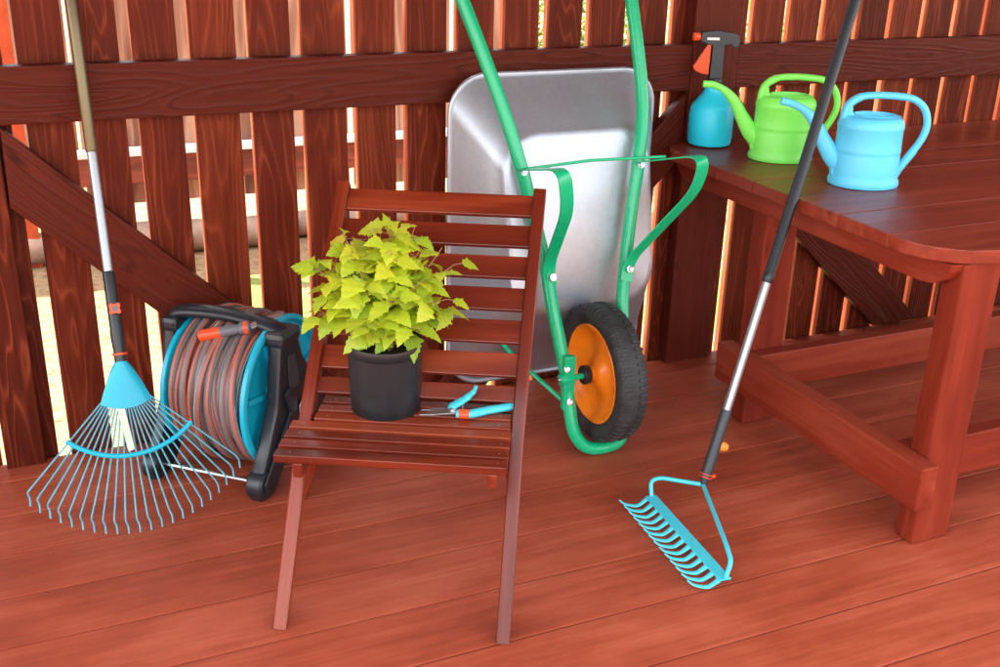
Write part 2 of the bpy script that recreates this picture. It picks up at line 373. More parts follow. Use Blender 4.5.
# ------------------------------------------------------------ the near fence
fe = thing('wooden_fence', (1.0, 3.0, 0), 'dark red stained picket fence with rail, posts and diagonal braces behind the tools', 'fence')
gaps = [-.302-.147*k for k in range(15, 0, -1)]+[-.302, -.155, -.008, .140, .268, .413, .567, .713, .864, 1.014, 1.170, 1.316, 1.461, 1.605, 1.755, 1.904, 2.056, 2.208, 2.354, 2.498, 2.645, 2.789, 2.938, 3.084, 3.232, 3.38, 3.525, 3.67, 3.82, 3.96, 4.11, 4.25, 4.40]
def slats(i0, i1, par):
    s = MB()
    for a, b in zip(gaps[i0:i1], gaps[i0+1:i1+1]):
        wd = b-a-.033+random.uniform(-.003, .003); cx = (a+b)/2+random.uniform(-.001, .001)
        tl = random.uniform(-.002, .002)
        x = V((tl, random.uniform(-.001, .001), 1)).normalized(); yv = V((1, 0, -tl)).normalized()
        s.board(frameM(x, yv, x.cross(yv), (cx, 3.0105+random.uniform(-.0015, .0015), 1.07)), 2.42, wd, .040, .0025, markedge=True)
    o = s.build('slat_panel', M['fence'], par); o.data.materials.append(M['litedge'])
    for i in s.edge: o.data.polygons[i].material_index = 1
    return o
slats(0, 31, fe); slats(31, len(gaps)-1, fe)
r = MB(); r.beam((-2.5, 2.962, 1.018), (1.958, 2.962, 1.018), .046, .143, bev=.004); r.build('rail', M['rail'], fe)
r = MB(); r.beam((2.132, 2.962, 1.016), (4.6, 2.962, 1.016), .046, .137, bev=.004); r.build('rail', M['rail'], fe)
for xx in (-.10, 1.0):
    pass
r = MB(); r.beam((-2.5, 2.962, 2.17), (4.6, 2.962, 2.17), .046, .12, bev=.004); r.build('rail', M['rail'], fe)
p_ = MB(); p_.beam((-.110, 2.966, -.1), (-.110, 2.966, .944), .10, .042, up=(0, 1, 0), bev=.004); p_.build('post', M['fence'], fe)
p_ = MB(); p_.beam((2.046, 2.963, -.1), (2.046, 2.963, 2.2), .172, .052, up=(0, 1, 0), bev=.004); p_.build('post', M['rail'], fe)
def brace(pts, mat=M['rail']):
    s = MB(); s.prism(pts, 2.946, 2.984, lambda a, b, h: V((a, h, b)), .004)
    # grain along the diagonal
    dx = (V((pts[1][0], 0, pts[1][1]))-V((pts[0][0], 0, pts[0][1]))).normalized()
    o = V((random.uniform(-9, 9),)*3); cr = dx.cross(V((0, 1, 0)))
    s.g = [V((v.dot(dx), v.dot(cr), v.y))+o for v in s.v]; s.build('brace', mat, fe)
brace([(-.052, .940), (.885, .012), (.685, .012), (-.055, .735)])
brace([(1.07, .012), (1.956, .935), (1.956, .735), (1.27, .012)])
brace([(2.134, .940), (3.115, .012), (2.895, .012), (2.134, .725)])

sf = thing('shade_fence', (4.45, 1.8, 0), 'unseen dark red fence added to shade the right end of the terrace', 'fence')  # out of view, added to darken the right side
s = MB()
for k in range(17): s.beam((4.45, .60+k*.145, -.1), (4.45, .60+k*.145, 2.28), .021, .128, bev=.0025)
s.build('slat_panel', M['fence'], sf)  # slats of the added unseen shade fence
s = MB(); s.beam((4.415, .5, 1.018), (4.415, 2.93, 1.018), .046, .143, bev=.004); s.build('rail', M['rail'], sf)  # rail of the added unseen shade fence
# the table -------------------------------------------------------------
TZ = .785; TX = 1.846; TY0 = 1.690; TY1 = 2.925
tb = thing('garden_table', (2.6, 2.3, 0), 'red stained wooden table with rounded corners standing against the fence', 'table')
def roundcorner(x, y0, y1, rc=.17):
    pass
top = MB(); TXR = 4.3; rc = .17
by = [TY0, 1.875, 2.055, 2.235, 2.415, 2.595, 2.775, TY1]
def xleft(y):
    a = 0
    if y < TY0+rc: a = rc-math.sqrt(max(0, rc*rc-(TY0+rc-y)**2))
    if y > TY1-rc*.6: q = rc*.6; a = q-math.sqrt(max(0, q*q-(y-(TY1-q))**2))
    return TX+a
for a, b in zip(by, by[1:]):
    ys = [a+.0006+(b-a-.0012)*k/10 for k in range(11)]
    poly = [(xleft(yy), yy) for yy in ys] + [(TXR, ys[-1]), (TXR, ys[0])]
    n0 = len(top.v); o = V((random.uniform(-9, 9), random.uniform(-9, 9), 0)); tone = random.random()
    top.prism(poly, TZ-.034, TZ+random.uniform(-.0006, .0006), lambda p, q, h: V((p, q, h)), .0035)
    for i in range(n0, len(top.v)): top.g[i] = top.v[i]+o; top.t[i] = tone
top.build('tabletop', M['tabletop'], tb)
# cross-bearers with upswept ends, under the boards
for bx in (1.918, 3.9):
    s = MB(); zt = TZ-.036
    poly = [(TY0+.03, zt), (TY0+.033, zt-.018), (TY0+.05, zt-.042), (TY0+.08, zt-.058), (TY0+.12, zt-.064), (TY1-.14, zt-.064), (TY1-.08, zt-.05), (TY1-.04, zt-.02), (TY1-.035, zt)]
    s.prism(poly, bx-.022, bx+.022, lambda a, b, h: V((h, a, b)), .003)
    s.g = [V((v.y, v.z, v.x))+V((bx*7, 3, 1)) for v in s.v]; s.build('bearer', M['table'], tb)
for lx in (1.991, 3.80):
    for ly in (1.745, 2.475):
        s = MB(); s.beam((lx, ly, 0), (lx, ly, TZ-.036), .118 if lx < 3 else .118, .062, up=(0, 1, 0), bev=.006); s.build('leg', M['table'], tb)
s = MB(); s.beam((1.902, 1.672, .192), (1.902, 2.535, .192), .054, .118, bev=.005); s.build('stretcher', M['table'], tb)
s = MB(); s.beam((3.885, 1.672, .192), (3.885, 2.535, .192), .044, .118, bev=.005); s.build('stretcher', M['table'], tb)
for yy in (1.800, 2.42):
    s = MB(); s.beam((1.931, yy, .19), (3.86, yy, .19), .044, .118, bev=.005); s.build('stretcher', M['table'], tb)

# the roof that shades the terrace ---------------------------------------
rf = thing('terrace_roof', (1.6, 2.2, 2.2), 'dark boarded terrace roof over the table and fence', 'roof')
s = MB()
for k in range(13): s.board(frameM((1, 0, 0), (0, 1, 0), (0, 0, 1), (1.9, 1.05+k*.17, 2.32)), 8.6, .166, .03, .002)
s.build('roof_boards', M['roof'], rf)
for xx in (-2.2, .2, 2.046, 4.4, 6.0):
    s = MB(); s.beam((xx, .95, 2.25), (xx, 3.15, 2.25), .06, .10, bev=.003); s.build('rafter', M['roof'], rf)

# ------------------------------------------------------------ beyond the fence
ff = thing('far_fence', (1.0, 6.0, -.3), 'pale pinkish plank fence standing on the sand far behind the near fence', 'fence')
s = MB(); x = -2.6
while x < 2.75:
    wd = random.uniform(.17, .2); s.board(frameM((0, 0, 1), (1, 0, 0), (0, 1, 0), (x+wd/2, 6.0, .95)), 2.06, wd, .025, .003); x += wd+random.choice([.01, .015, .03])
s.build('plank_panel', M['farwood'], ff)
s = MB(); s.beam((-2.7, 5.93, .125), (2.8, 5.93, .125), .09, .15, bev=.004); s.build('rail', M['farrail'], ff)
s = MB(); s.beam((-2.7, 5.94, 1.5), (2.8, 5.94, 1.5), .06, .12, bev=.004); s.build('rail', M['farrail'], ff)
s = MB(); s.beam((-2.7, 5.922, .2155), (2.8, 5.922, .2155), .120, .028, bev=.003); s.build('rail_glare_strip', M['white'], ff)  # added white strip, paints the bright light along the rail top
for xx in (-2.5, .1, 2.7):
    s = MB(); s.beam((xx, 6.06, -.3), (xx, 6.06, 1.9), .09, .09, up=(0, 1, 0)); s.build('post', M['farrail'], ff)
po = MB(); po.beam((-.03, 5.75, -.3), (-.03, 5.75, 2.0), .075, .075, up=(0, 1, 0), bev=.004)
tag(po.build('wooden_post', plain('orange_red_stain', (.50, .07, .02), .5, var=.2)), 'orange red wooden post standing outside the left end of the fence', 'post')
for i, (x0, x1, yy, rr, lb) in enumerate([(-1.6, 1.25, 5.75, .085, 'long peeled log lying on the sand below the far fence'), (1.3, 2.5, 5.8, .07, 'shorter thinner log lying right of the long one under the far fence')]):
    s = MB(); pts = [(x0+(x1-x0)*k/9, yy+.03*math.sin(k*1.3+i), -.3+rr+.004*math.sin(k*2)) for k in range(10)]
    s.tube(pts, [rr*(1+.06*math.sin(k*2.1)) for k in range(10)], 16)
    tag(s.build('log', M['bark']), lb, 'log', 'logs lying on the sand')
# shrubs behind the right part
def shrub(c, rx, rz, n, label, seed):
    rnd = random.Random(seed)
    root = thing('shrub', (c[0], c[1], -.3), label, 'shrub', 'shrubs beyond the fence')
    s = MB()
    for k in range(9):
        a = rnd.uniform(0, 6.28); q = rnd.uniform(.2, .8)
        tip = V((c[0]+rx*q*math.cos(a), c[1]+rx*q*math.sin(a), c[2]+rz*rnd.uniform(-.3, .8)))
        base = V((c[0]+.05*math.cos(a), c[1]+.05*math.sin(a), -.3))
        s.tube(smoothpath([base, base.lerp(tip, .5)+V((0, 0, .2)), tip], 4), [.02-.0018*i for i in range(9)], 6)
    s.build('stem', M['stem'], root)
    s = MB()
    for k in range(n):
        d_ = V((rnd.gauss(0, 1), rnd.gauss(0, 1), rnd.gauss(0, 1))).normalized()*(rnd.random()**.45)
        nn = noise.noise(d_*2.2+V((seed, 0, 0)))
        if nn < -.12: continue
        p0 = V((c[0]+d_.x*rx, c[1]+d_.y*rx, c[2]+d_.z*rz)); L = rnd.uniform(.03, .055)
        u = V((rnd.gauss(0, 1), rnd.gauss(0, 1), rnd.gauss(0, .6))).normalized(); w = u.orthogonal().normalized(); w = (w+u.cross(w)*rnd.uniform(-1, 1)).normalized()*L*.32
        s.add([p0, p0+u*L*.5+w, p0+u*L, p0+u*L*.5-w], [[0, 1, 2, 3]])
    s.build('foliage', M['bush'], root)
shrub((3.4, 6.6, .9), .75, 1.15, 9000, 'leafy light green shrub beyond the middle of the fence, next to the planks', 3)
shrub((4.9, 6.3, .7), .8, 1.0, 7000, 'leafy shrub beyond the fence behind the right end of the table', 8)

# ------------------------------------------------------------ the chair
CO = V((.373, 1.988, 0)); CU = V((.885, -.466, 0)); CV = V((.466, .885, 0)); CZ = V((0, 0, 1))
def cp(u, v, z): return CO + CU*(u+.024*max(0, z-.25)/.6) + CV*v + CZ*z
ch = thing('folding_chair', tuple(cp(.25, .25, 0)), 'glossy mahogany slatted folding chair holding the potted plant', 'chair')
def cbeam(s, a, b, wd, t, up): return s.beam(cp(*a), cp(*b), wd, t, up=up, bev=.003)
def bent(u0, u1, prof, hw, s):
    """side member: swept rectangle in the v-z plane, u0..u1 wide"""
    pts = fillet([V((v, z, 0)) for v, z in prof], .05, 6)
    vs, fs, gr = [], [], []; n = len(pts); L = 0; o = V((random.uniform(-9, 9), random.uniform(-9, 9), 0))
    b_ = .003
    for i, p in enumerate(pts):
        t = (pts[min(i+1, n-1)]-pts[max(i-1, 0)]).normalized(); nn = V((-t.y, t.x, 0))
        if i: L += (p-pts[i-1]).length
        ring = [(u0+b_, -hw), (u1-b_, -hw), (u1, -hw+b_), (u1, hw-b_), (u1-b_, hw), (u0+b_, hw), (u0, hw-b_), (u0, -hw+b_)]
        for uu, h in ring:
            q = p+nn*h; vs.append(cp(uu, q.x, max(q.y, 0.0))); gr.append(V((L, uu, h))+o)
    for i in range(n-1):
        for k in range(8): k2 = (k+1) % 8; fs.append([i*8+k, i*8+k2, (i+1)*8+k2, (i+1)*8+k])
    fs.append(list(range(8))); fs.append([(n-1)*8+k for k in range(8)])
    s.add(vs, fs, gr, random.random(), False)
LEGP = [(-.002, -.01), (.296, .372), (.335, .422), (.690, .824)]
for u0 in (.0, .482):
    s = MB(); bent(u0-.007 if u0 == 0 else u0+.003, u0+.024 if u0 == 0 else u0+.034, LEGP, .020, s); s.build('leg', M['chair'], ch)
# rear legs, splayed back from under the rear of the seat
for a, b in (((.045, .36, .335), (-.073, .545, .0)), ((.455, .36, .335), (.490, .595, .0))):
    s = MB(); cbeam(s, a, b, .018, .018, CV); s.build('leg', M['chair'], ch)
# seat
ZS = .386
s = MB(); nsl = 8; v0 = .062; v1 = .425; pw = (v1-v0)/nsl
for k in range(nsl):
    vv = v0+pw*(k+.5); ua, ub = (-.012, .488)
    if vv > .24: ua, ub = (.033, .484)
    s.beam(cp(ua, vv, ZS-.008), cp(ub, vv, ZS-.008), pw-.013, .019, bev=.003)
st = s.build('seat', M['chair'], ch)
for uu in (.028, .466):
    s = MB(); u2 = uu+(.013 if uu < .2 else -.008); cbeam(s, (u2, .068, ZS-.034), (u2, .43, ZS-.034), .022, .034, CZ); s.build('seat_rail', M['chair'], ch)
s = MB(); cbeam(s, (.034, .262, .33), (.488, .262, .33), .02, .02, CZ); s.build('cross_bar', M['chair'], ch)
for k in range(24):
    vv = v0+pw*((k//3)+.5)
    if k % 3 == 2: continue
    uu = .02 if vv < .24 else .062
    uu = uu if k % 3 == 0 else (.468 if vv < .24 else .458)
    s = MB(); s.lathe([(.0001, .0012), (.0022, .001), (.0027, 0)], cp(uu, vv, ZS+.0005), seg=10); s.build('screw', M['blade'], st)
# backrest slats between the two uprights
s = MB(); A0 = V((.335, .422)); A1 = V((.690, .824)); dd = (A1-A0); ln = dd.length; dd.normalize(); nn2 = V((-dd.y, dd.x))
for k in range(7):
    t = ln-.042-k*.0828+(.012 if k == 6 else 0)
    q = A0+dd*t
    if q.y < .37: continue
    s.beam(cp(.020, q.x, q.y), cp(.490, q.x, q.y), .014, .058 if k < 6 else .040, up=CV*dd.x+CZ*dd.y, bev=.0028)
s.build('backrest', M['chair'], ch)

# ------------------------------------------------------------ potted plant on the seat
pc = V((.697, 2.192, ZS))
pl = thing('potted_plant', tuple(pc), 'yellow green leafy shrub in a round black pot on the chair seat', 'plant')
s = MB()
s.lathe([(.0001, .004), (.070, .004), (.072, 0), (.0795, 0), (.0815, .006), (.0822, .03), (.0855, .142), (.0857, .146), (.0868, .147), (.0885, .150), (.0890, .166), (.0880, .170), (.0850, .170), (.0835, .165), (.081, .14)], pc, seg=64)
for k in range(10):
    a = 2*PI*k/10+.1; s.box(pc+V((.072*math.cos(a), .072*math.sin(a), .0035)), (.016, .012, .007), .0015, rot=Matrix.Rotation(a, 3, 'Z'))
s.build('pot', M['pot'], pl)
s = MB(); bm = bmesh.new(); bmesh.ops.create_circle(bm, cap_ends=True, radius=.0825, segments=40); bmesh.ops.subdivide_edges(bm, edges=bm.edges, cuts=1)
bm.free()
vs = [pc+V((0, 0, .155))]; fs = []
for i in range(1, 9):
    for k in range(40):
        a = 2*PI*k/40; rr = .0822*i/8; vs.append(pc+V((rr*math.cos(a), rr*math.sin(a), .148+.008*noise.noise(V((rr*90*math.cos(a), rr*90*math.sin(a), 0)))*(1 if i < 8 else 0))))
for k in range(40):
    fs.append([0, 1+k, 1+(k+1) % 40])
    for i in range(7): fs.append([1+i*40+k, 1+(i+1)*40+k, 1+(i+1)*40+(k+1) % 40, 1+i*40+(k+1) % 40])
s.add(vs, fs, smooth=True); s.build('soil', M['soil'], pl)
# leaf outline (three-lobed, toothed)
half = [(0, .0), (.0, .10), (.04, .26), (.10, .34), (.17, .31), (.24, .40), (.33, .54), (.40, .43), (.46, .32), (.54, .38), (.60, .27), (.68, .29), (.75, .18), (.83, .16), (.90, .08), (1.0, 0)]
def leaf(s, base, dirv, nrm, L, tone, curl):
    x = dirv.normalized(); z = (nrm-x*nrm.dot(x)).normalized(); y = z.cross(x)
    vs, gr = [], []; n = len(half); wsc = .92
    for sgn in (0, .5, 1, -.5, -1):
        for (a, b) in half:
            bb = b*sgn*wsc*L; aa = a*L
            # side lobes sweep forwards, tip droops, halves fold up along the midrib
            zz = -curl*L*(a**2)*.45 + abs(bb)*.26 - (abs(sgn) == 1)*abs(bb)*.20 + .012*L*math.sin(a*19+sgn*2+tone*9)
            vs.append(base+x*aa+y*bb+z*zz); gr.append(V((a+tone*5*0, b*sgn, tone*7)))
    fs = []
    for s0, s1 in ((0, 1), (1, 2), (0, 3), (3, 4)):
        for i in range(n-1): fs.append([s0*n+i, s0*n+i+1, s1*n+i+1, s1*n+i])
    s.add(vs, fs, gr, tone, True)
lf = MB(); sm = MB(); rnd = random.Random(5)
CX = V((.916, -.401, 0)); CYY = V((.40, .90, 0)).normalized()   # across and away from the viewer's side of the chair
tips = [(-.150, -.01, .25, 8), (-.10, .03, .315, 8), (.02, .0, .36, 9), (.06, .03, .34, 8), (.16, -.01, .25, 8), (.09, -.06, .23, 7), (-.05, -.07, .25, 7), (-.13, -.04, .19, 6), (.12, .06, .27, 6), (-.02, .08, .30, 6), (.03, -.05, .30, 7), (-.08, -.03, .29, 6), (-.14, -.03, .24, 6), (-.03, -.08, .20, 6), (.0, .04, .36, 6), (-.07, .10, .22, 5), (.04, -.09, .19, 6), (-.15, -.05, .12, 6), (.155, .0, .12, 6), (-.04, -.10, .13, 5), (.08, -.10, .11, 5), (-.12, .02, .22, 7), (.05, .02, .22, 7), (-.10, -.07, .17, 5), (.13, -.05, .17, 5), (.0, -.02, .31, 7), (-.06, .0, .28, 7), (.09, .0, .29, 6)]
for (tx, ty, tz, nl) in tips:
    base = pc+V((rnd.uniform(-.02, .02), rnd.uniform(-.02, .02), .148))
    tip = pc+CX*(tx*.98+.004+rnd.uniform(-.012, .012))+CYY*ty+V((0, 0, .148+tz*.84))
    midp = base.lerp(tip, .5)+V((0, 0, .03))+CX*rnd.uniform(-.01, .01)
    path = smoothpath([base, midp, tip], 8); sm.tube(path, [.0026-.0015*i/16 for i in range(len(path))], 6)
    ph = rnd.uniform(0, 6)
    nl += 1
    for k in range(nl):
        t = .26+.74*k/(nl-1); q = path[min(len(path)-1, int(t*(len(path)-1)))]
        for j in (0, 1):
            if k == nl-1 and j: continue
            if rnd.random() < .08: continue
            a = ph+k*PI/2+j*PI
            out = V((math.cos(a), math.sin(a), rnd.uniform(-.25, .6)))
            if k == nl-1: out = (tip-midp).normalized()*.5+V((rnd.uniform(-.8, .8), rnd.uniform(-.9, .2), -.2))
            out.normalize(); pet = rnd.uniform(.008, .02)
            sm.tube([q, q+out*pet], .0009, 5)
            up = V((rnd.gauss(0, .42), rnd.gauss(-.3, .42), 1))
            L = rnd.uniform(.038, .068)*(1-.22*(k == nl-1))
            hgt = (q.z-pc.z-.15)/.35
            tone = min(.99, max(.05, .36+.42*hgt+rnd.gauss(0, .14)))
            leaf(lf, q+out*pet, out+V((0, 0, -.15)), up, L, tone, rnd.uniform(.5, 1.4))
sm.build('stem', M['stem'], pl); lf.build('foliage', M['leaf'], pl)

# ------------------------------------------------------------ secateurs on the seat
sc0 = V((.832, 2.082, ZS+.014))
se = thing('pruning_shears', (sc0.x, sc0.y, ZS), 'turquoise handled pruning shears lying open beside the pot', 'shears')
def sp(x, y, z=0): return sc0 + CX*x + CYY*y + V((0, 0, z))
# blades reach left towards the pot, handles right
def flatpoly(s, pts, z0, z1, bev=.0008): s.prism(pts, z0, z1, lambda a, b, h: sp(a, b, h), bev)
s = MB(); flatpoly(s, [(.01, -.010), (.012, .008), (-.02, .010), (-.055, -.002), (-.084, -.024), (-.06, -.024), (-.025, -.016)], -.001, .003); s.build('blade', M['blade'], se)
s = MB(); flatpoly(s, [(.012, -.006), (.008, .012), (-.02, .022), (-.055, .022), (-.082, .012), (-.05, .010), (-.02, .002)], -.005, -.002); s.build('blade', M['blade'], se)
s = MB(); s.tube(smoothpath([sp(.000, -.008, -.001), sp(.03, -.010, 0), (sp(.075, .004, .004)), sp(.125, .022, .006), sp(.150, .034, .008)], 6), [.0105]+[.0120]*10+[.0112]*10+[.0105]*3+[.006], 14, flat=((0, 0, 1), (.8, 1.05))); s.build('handle', M['cyanpaint'], se)
s = MB(); s.tube(smoothpath([sp(-.020, .018, 0), sp(.000, .018, .012), sp(.022, .016, .028), sp(.038, .012, .046), sp(.044, .008, .062)], 6), [.007, .011]+[.016]*8+[.015]*5+[.012]*5+[.009]*4+[.004], 14, flat=((0, 0, 1), (.5, 1))); s.build('handle', M['cyanpaint'], se)
s = MB(); s.tube([sp(.006, -.010, 0), sp(.030, -.0115, 0)], .0134, 14, flat=((0, 0, 1), (.8, 1.0))); s.build('grip_sleeve', M['orange'], se)
s = MB(); s.lathe([(.0001, .006), (.007, .006), (.009, .004), (.009, -.004)], sp(-.008, .006, .002), seg=20); s.build('pivot_bolt', M['steel'], se)
s = MB(); pts = [sp(.012+.003*math.cos(k*.9), .002+.0016*k*.55, .002+.004*math.sin(k*.9)) for k in range(36)]; s.tube(pts, .0009, 5); s.build('spring', M['blade'], se)

# ------------------------------------------------------------ wheelbarrow, stood on its nose
wb = thing('wheelbarrow', (1.445, 2.5, 0), 'green framed wheelbarrow with galvanised tray stood upright against the fence', 'wheelbarrow')
Lp = [(1.445, 2.432, .020), (1.40, 2.433, .022), (1.362, 2.438, .044), (1.338, 2.450, .095), (1.332, 2.475, .185), (1.326, 2.49, .26), (1.306, 2.54, .420), (1.301, 2.60, .55), (1.274, 2.63, .682), (1.245, 2.65, .807), (1.200, 2.71, .990), (1.126, 2.81, 1.244), (1.095, 2.845, 1.33)]
Rp = [(1.484, 2.440, .023), (1.512, 2.452, .050), (1.528, 2.466, .10), (1.534, 2.485, .185), (1.532, 2.495, .26), (1.530, 2.54, .400), (1.566, 2.60, .543), (1.592, 2.63, .683), (1.614, 2.65, .797), (1.650, 2.71, .972), (1.650, 2.81, 1.238), (1.646, 2.845, 1.33)]
path = smoothpath(Lp[::-1]+Rp, 7)
s = MB(); s.tube(path, .0190, 20); s.build('frame', M['green'], wb)
for e, q in ((Lp[-1], Lp[-2]), (Rp[-1], Rp[-2])):
    dr = (V(e)-V(q)).normalized(); s = MB(); s.tube([V(e)-dr*.005, V(e)+dr*.02, V(e)+dr*.11, V(e)+dr*.118], [.020, .022, .022, .015], 18); s.build('handle_grip', M['black'], wb)
# tray
def rrect(x0, x1, z0, z1, r, yf, n=8):
    out = []
    for cx, cz, a0 in ((x1-r, z1-r, 0), (x0+r, z1-r, PI/2), (x0+r, z0+r, PI), (x1-r, z0+r, 1.5*PI)):
        for k in range(n+1):
            a = a0+PI/2*k/n; x = cx+r*math.cos(a); z = cz+r*math.sin(a); out.append(V((x, yf(x, z), z)))
    return out
yp = lambda x, z: 2.625+max(0, (z-.44))*.19
rim = rrect(1.125, 1.795, .070, 1.030, .11, lambda x, z: 2.893)
pan = rrect(1.215, 1.680, .385, .890, .11, yp)
loops = []
for t, bl in ((0, 0), (.02, 0), (.3, 0), (.55, 0), (.78, 0), (.86, .2), (.92, .2), (.97, .2), (1.0, .8)):
    lp = []
    for a, b in zip(rim, pan):
        q = a.lerp(b, min(1, t)); 
        q.y = a.y+(b.y-a.y)*{.86: .835, .92: .905, .97: .965, 1.0: .99}.get(t, t*.985)
        lp.append(q)
    loops.append(lp)
inner = [p.lerp(V((1.445, yp(0, p.z), .66)), .06) for p in pan]
for p in inner: p.y = yp(0, p.z)-.0015
loops.append(inner)
vs = [p for lp in loops for p in lp]; n = len(rim); fs = []
for i in range(len(loops)-1):
    for k in range(n): k2 = (k+1) % n; fs.append([i*n+k, i*n+k2, (i+1)*n+k2, (i+1)*n+k])
c0 = len(vs); vs.append(V((1.445, yp(0, .66)-.002, .66)))
for k in range(n): fs.append([(len(loops)-1)*n+k, (len(loops)-1)*n+(k+1) % n, c0])
s = MB(); s.add(vs, fs, smooth=True); ty = s.build('tray', M['galv'], wb, solid=.0016)
s = MB(); rp = rim+[rim[0]]; s.tube([V((p.x, p.y-.002, p.z)) for p in rp], .0075, 10, caps=False); s.build('rim_roll', M['galv'], ty)
# stands: flat bent straps
def strap(pts, wdir, wd, th, rr, name='stand', mat='green'):
    pts = fillet(pts, rr, 8); s = MB(); vs, fs = [], []; n = len(pts); wd_ = V(wdir).normalized()
    for i, p in enumerate(pts):
        t = (pts[min(i+1, n-1)]-pts[max(i-1, 0)]).normalized(); w = (wd_-t*wd_.dot(t)).normalized(); nn = t.cross(w)
        for a, b in ((-.5, -.5), (.5, -.5), (.5, .5), (-.5, .5)): vs.append(p+w*wd*a+nn*th*b)
    for i in range(n-1):
        for k in range(4): k2 = (k+1) % 4; fs.append([i*4+k, i*4+k2, (i+1)*4+k2, (i+1)*4+k])
    fs += [[0, 1, 2, 3], [(n-1)*4+k for k in range(4)]]
    s.add(vs, fs, smooth=True); return s.build(name, M[mat], wb)
strap([(1.238, 2.640, .812), (1.262, 2.43, .858), (1.290, 2.452, .740), (1.302, 2.578, .545), (1.306, 2.565, .49)], (1, .12, 0), .040, .004, .05)
strap([(1.600, 2.640, .806), (1.688, 2.425, .868), (1.690, 2.452, .765), (1.560, 2.572, .535), (1.545, 2.555, .48)], (1, .12, 0), .040, .004, .05)
s = MB(); s.tube([(1.24, 2.615, .818), (1.43, 2.60, .832), (1.635, 2.540, .842)], .0042, 10); s.build('cross_rod', M['green'], wb)
def bolt(c, d=(0, -1, .3), r=.009):
    s = MB(); s.lathe([(.0001, .006), (r*.55, .006), (r*.6, .003), (r*.62, .0025), (r, .002), (r, -.003)], c, d, seg=16); return s
for q in ((1.243, 2.633, .806), (1.614, 2.633, .800), (1.306, 2.550, .520), (1.556, 2.556, .515), (1.318, 2.462, .275), (1.327, 2.452, .175)):
    bolt(q, r=.0105).build('bolt', M['steel'], wb)
s = MB(); s.box((1.327, 2.470, .228), (.034, .020, .165), .004); s.build('axle_bracket', M['green'], wb)
s = MB(); s.box((1.536, 2.480, .228), (.030, .022, .165), .004); s.build('axle_bracket', M['green'], wb)
WX, WY, WZ = 1.440, 2.482, .238
s = MB(); s.tube([(1.302, 2.474, WZ), (1.345, 2.476, WZ)], .0165, 16); s.tube([(1.345, 2.476, WZ), (1.560, 2.482, WZ)], .009, 16, caps=False); s.build('axle', M['green'], wb)
s = MB(); s.tube([(1.296, 2.476, WZ), (1.565, 2.482, WZ)], .009, 14); s.build('axle_bolt', M['steel'], wb)
# stay from the bracket to the tray nose
s = MB(); s.tube([(1.322, 2.49, .165), (1.25, 2.66, .235), (1.235, 2.72, .26)], .007, 10); s.build('stay', M['green'], wb)
s = MB(); s.tube([(1.560, 2.49, .165), (1.62, 2.66, .235), (1.63, 2.72, .26)], .007, 10); s.build('stay', M['green'], wb)
wh = MB()
RO = .200
prof = [(.138, -.020), (.140, -.030), (.150, -.038), (.165, -.043), (.180, -.043), (.190, -.038), (.197, -.029), (RO-.001, -.015), (RO, 0), (RO-.001, .015), (.197, .029), (.190, .038), (.180, .043), (.165, .043), (.150, .038), (.140, .030), (.138, .020)]
wh.lathe(prof, (WX, WY, WZ), (1, 0, 0), seg=80, closed=True)
for k in range(58):
    a = 2*PI*k/58
    for sg in (-1, 1):
        a2 = a+(PI/58 if sg > 0 else 0)
        for (h0, h1, rad, ln_) in ((.012, .030, RO-.001, .008), (.028, .040, .1930, .008)):
            ctr = V((WX+sg*(h0+h1)/2, WY+rad*math.cos(a2), WZ+rad*math.sin(a2)))
            rot = Matrix.Rotation(a2-PI/2, 3, 'X') @ Matrix.Rotation(sg*(.12 if h0 < .02 else .62), 3, 'Y')
            wh.box(ctr, (abs(h1-h0)*1.25, .0095, .0075), .0015, rot=rot)
whl = thing('wheel', (WX, WY, WZ), 'x', 'x'); del whl['label']; del whl['category']; whl.parent = wb; whl.location = V((WX, WY, WZ))-wb.location
def wbuild(mb, name, mat): 
    o = mb.build(name, mat, None); o.parent = whl
    for v in o.data.vertices: v.co -= V((WX, WY, WZ))
    return o
wbuild(wh, 'tyre', M['rubber'])
s = MB()
for sg in (-1, 1):
    s.lathe([(.145, sg*.028), (.147, sg*.034), (.142, sg*.037), (.136, sg*.034), (.128, sg*.022), (.105, sg*.006), (.070, sg*.003), (.052, sg*.010), (.040, sg*.022), (.028, sg*.026), (.020, sg*.030), (.020, sg*.042), (.010, sg*.042)], (WX, WY, WZ), (1, 0, 0), seg=64)
wbuild(s, 'rim', M['rim'])
s = MB()
for sg in (-1, 1):
    s = MB(); s.lathe([(.010, sg*.040), (.025, sg*.041), (.028, sg*.045), (.028, sg*.060), (.024, sg*.064), (.009, sg*.064)], (WX, WY, WZ), (1, 0, 0), seg=28)
    wbuild(s, 'hub_cap', M['black'])

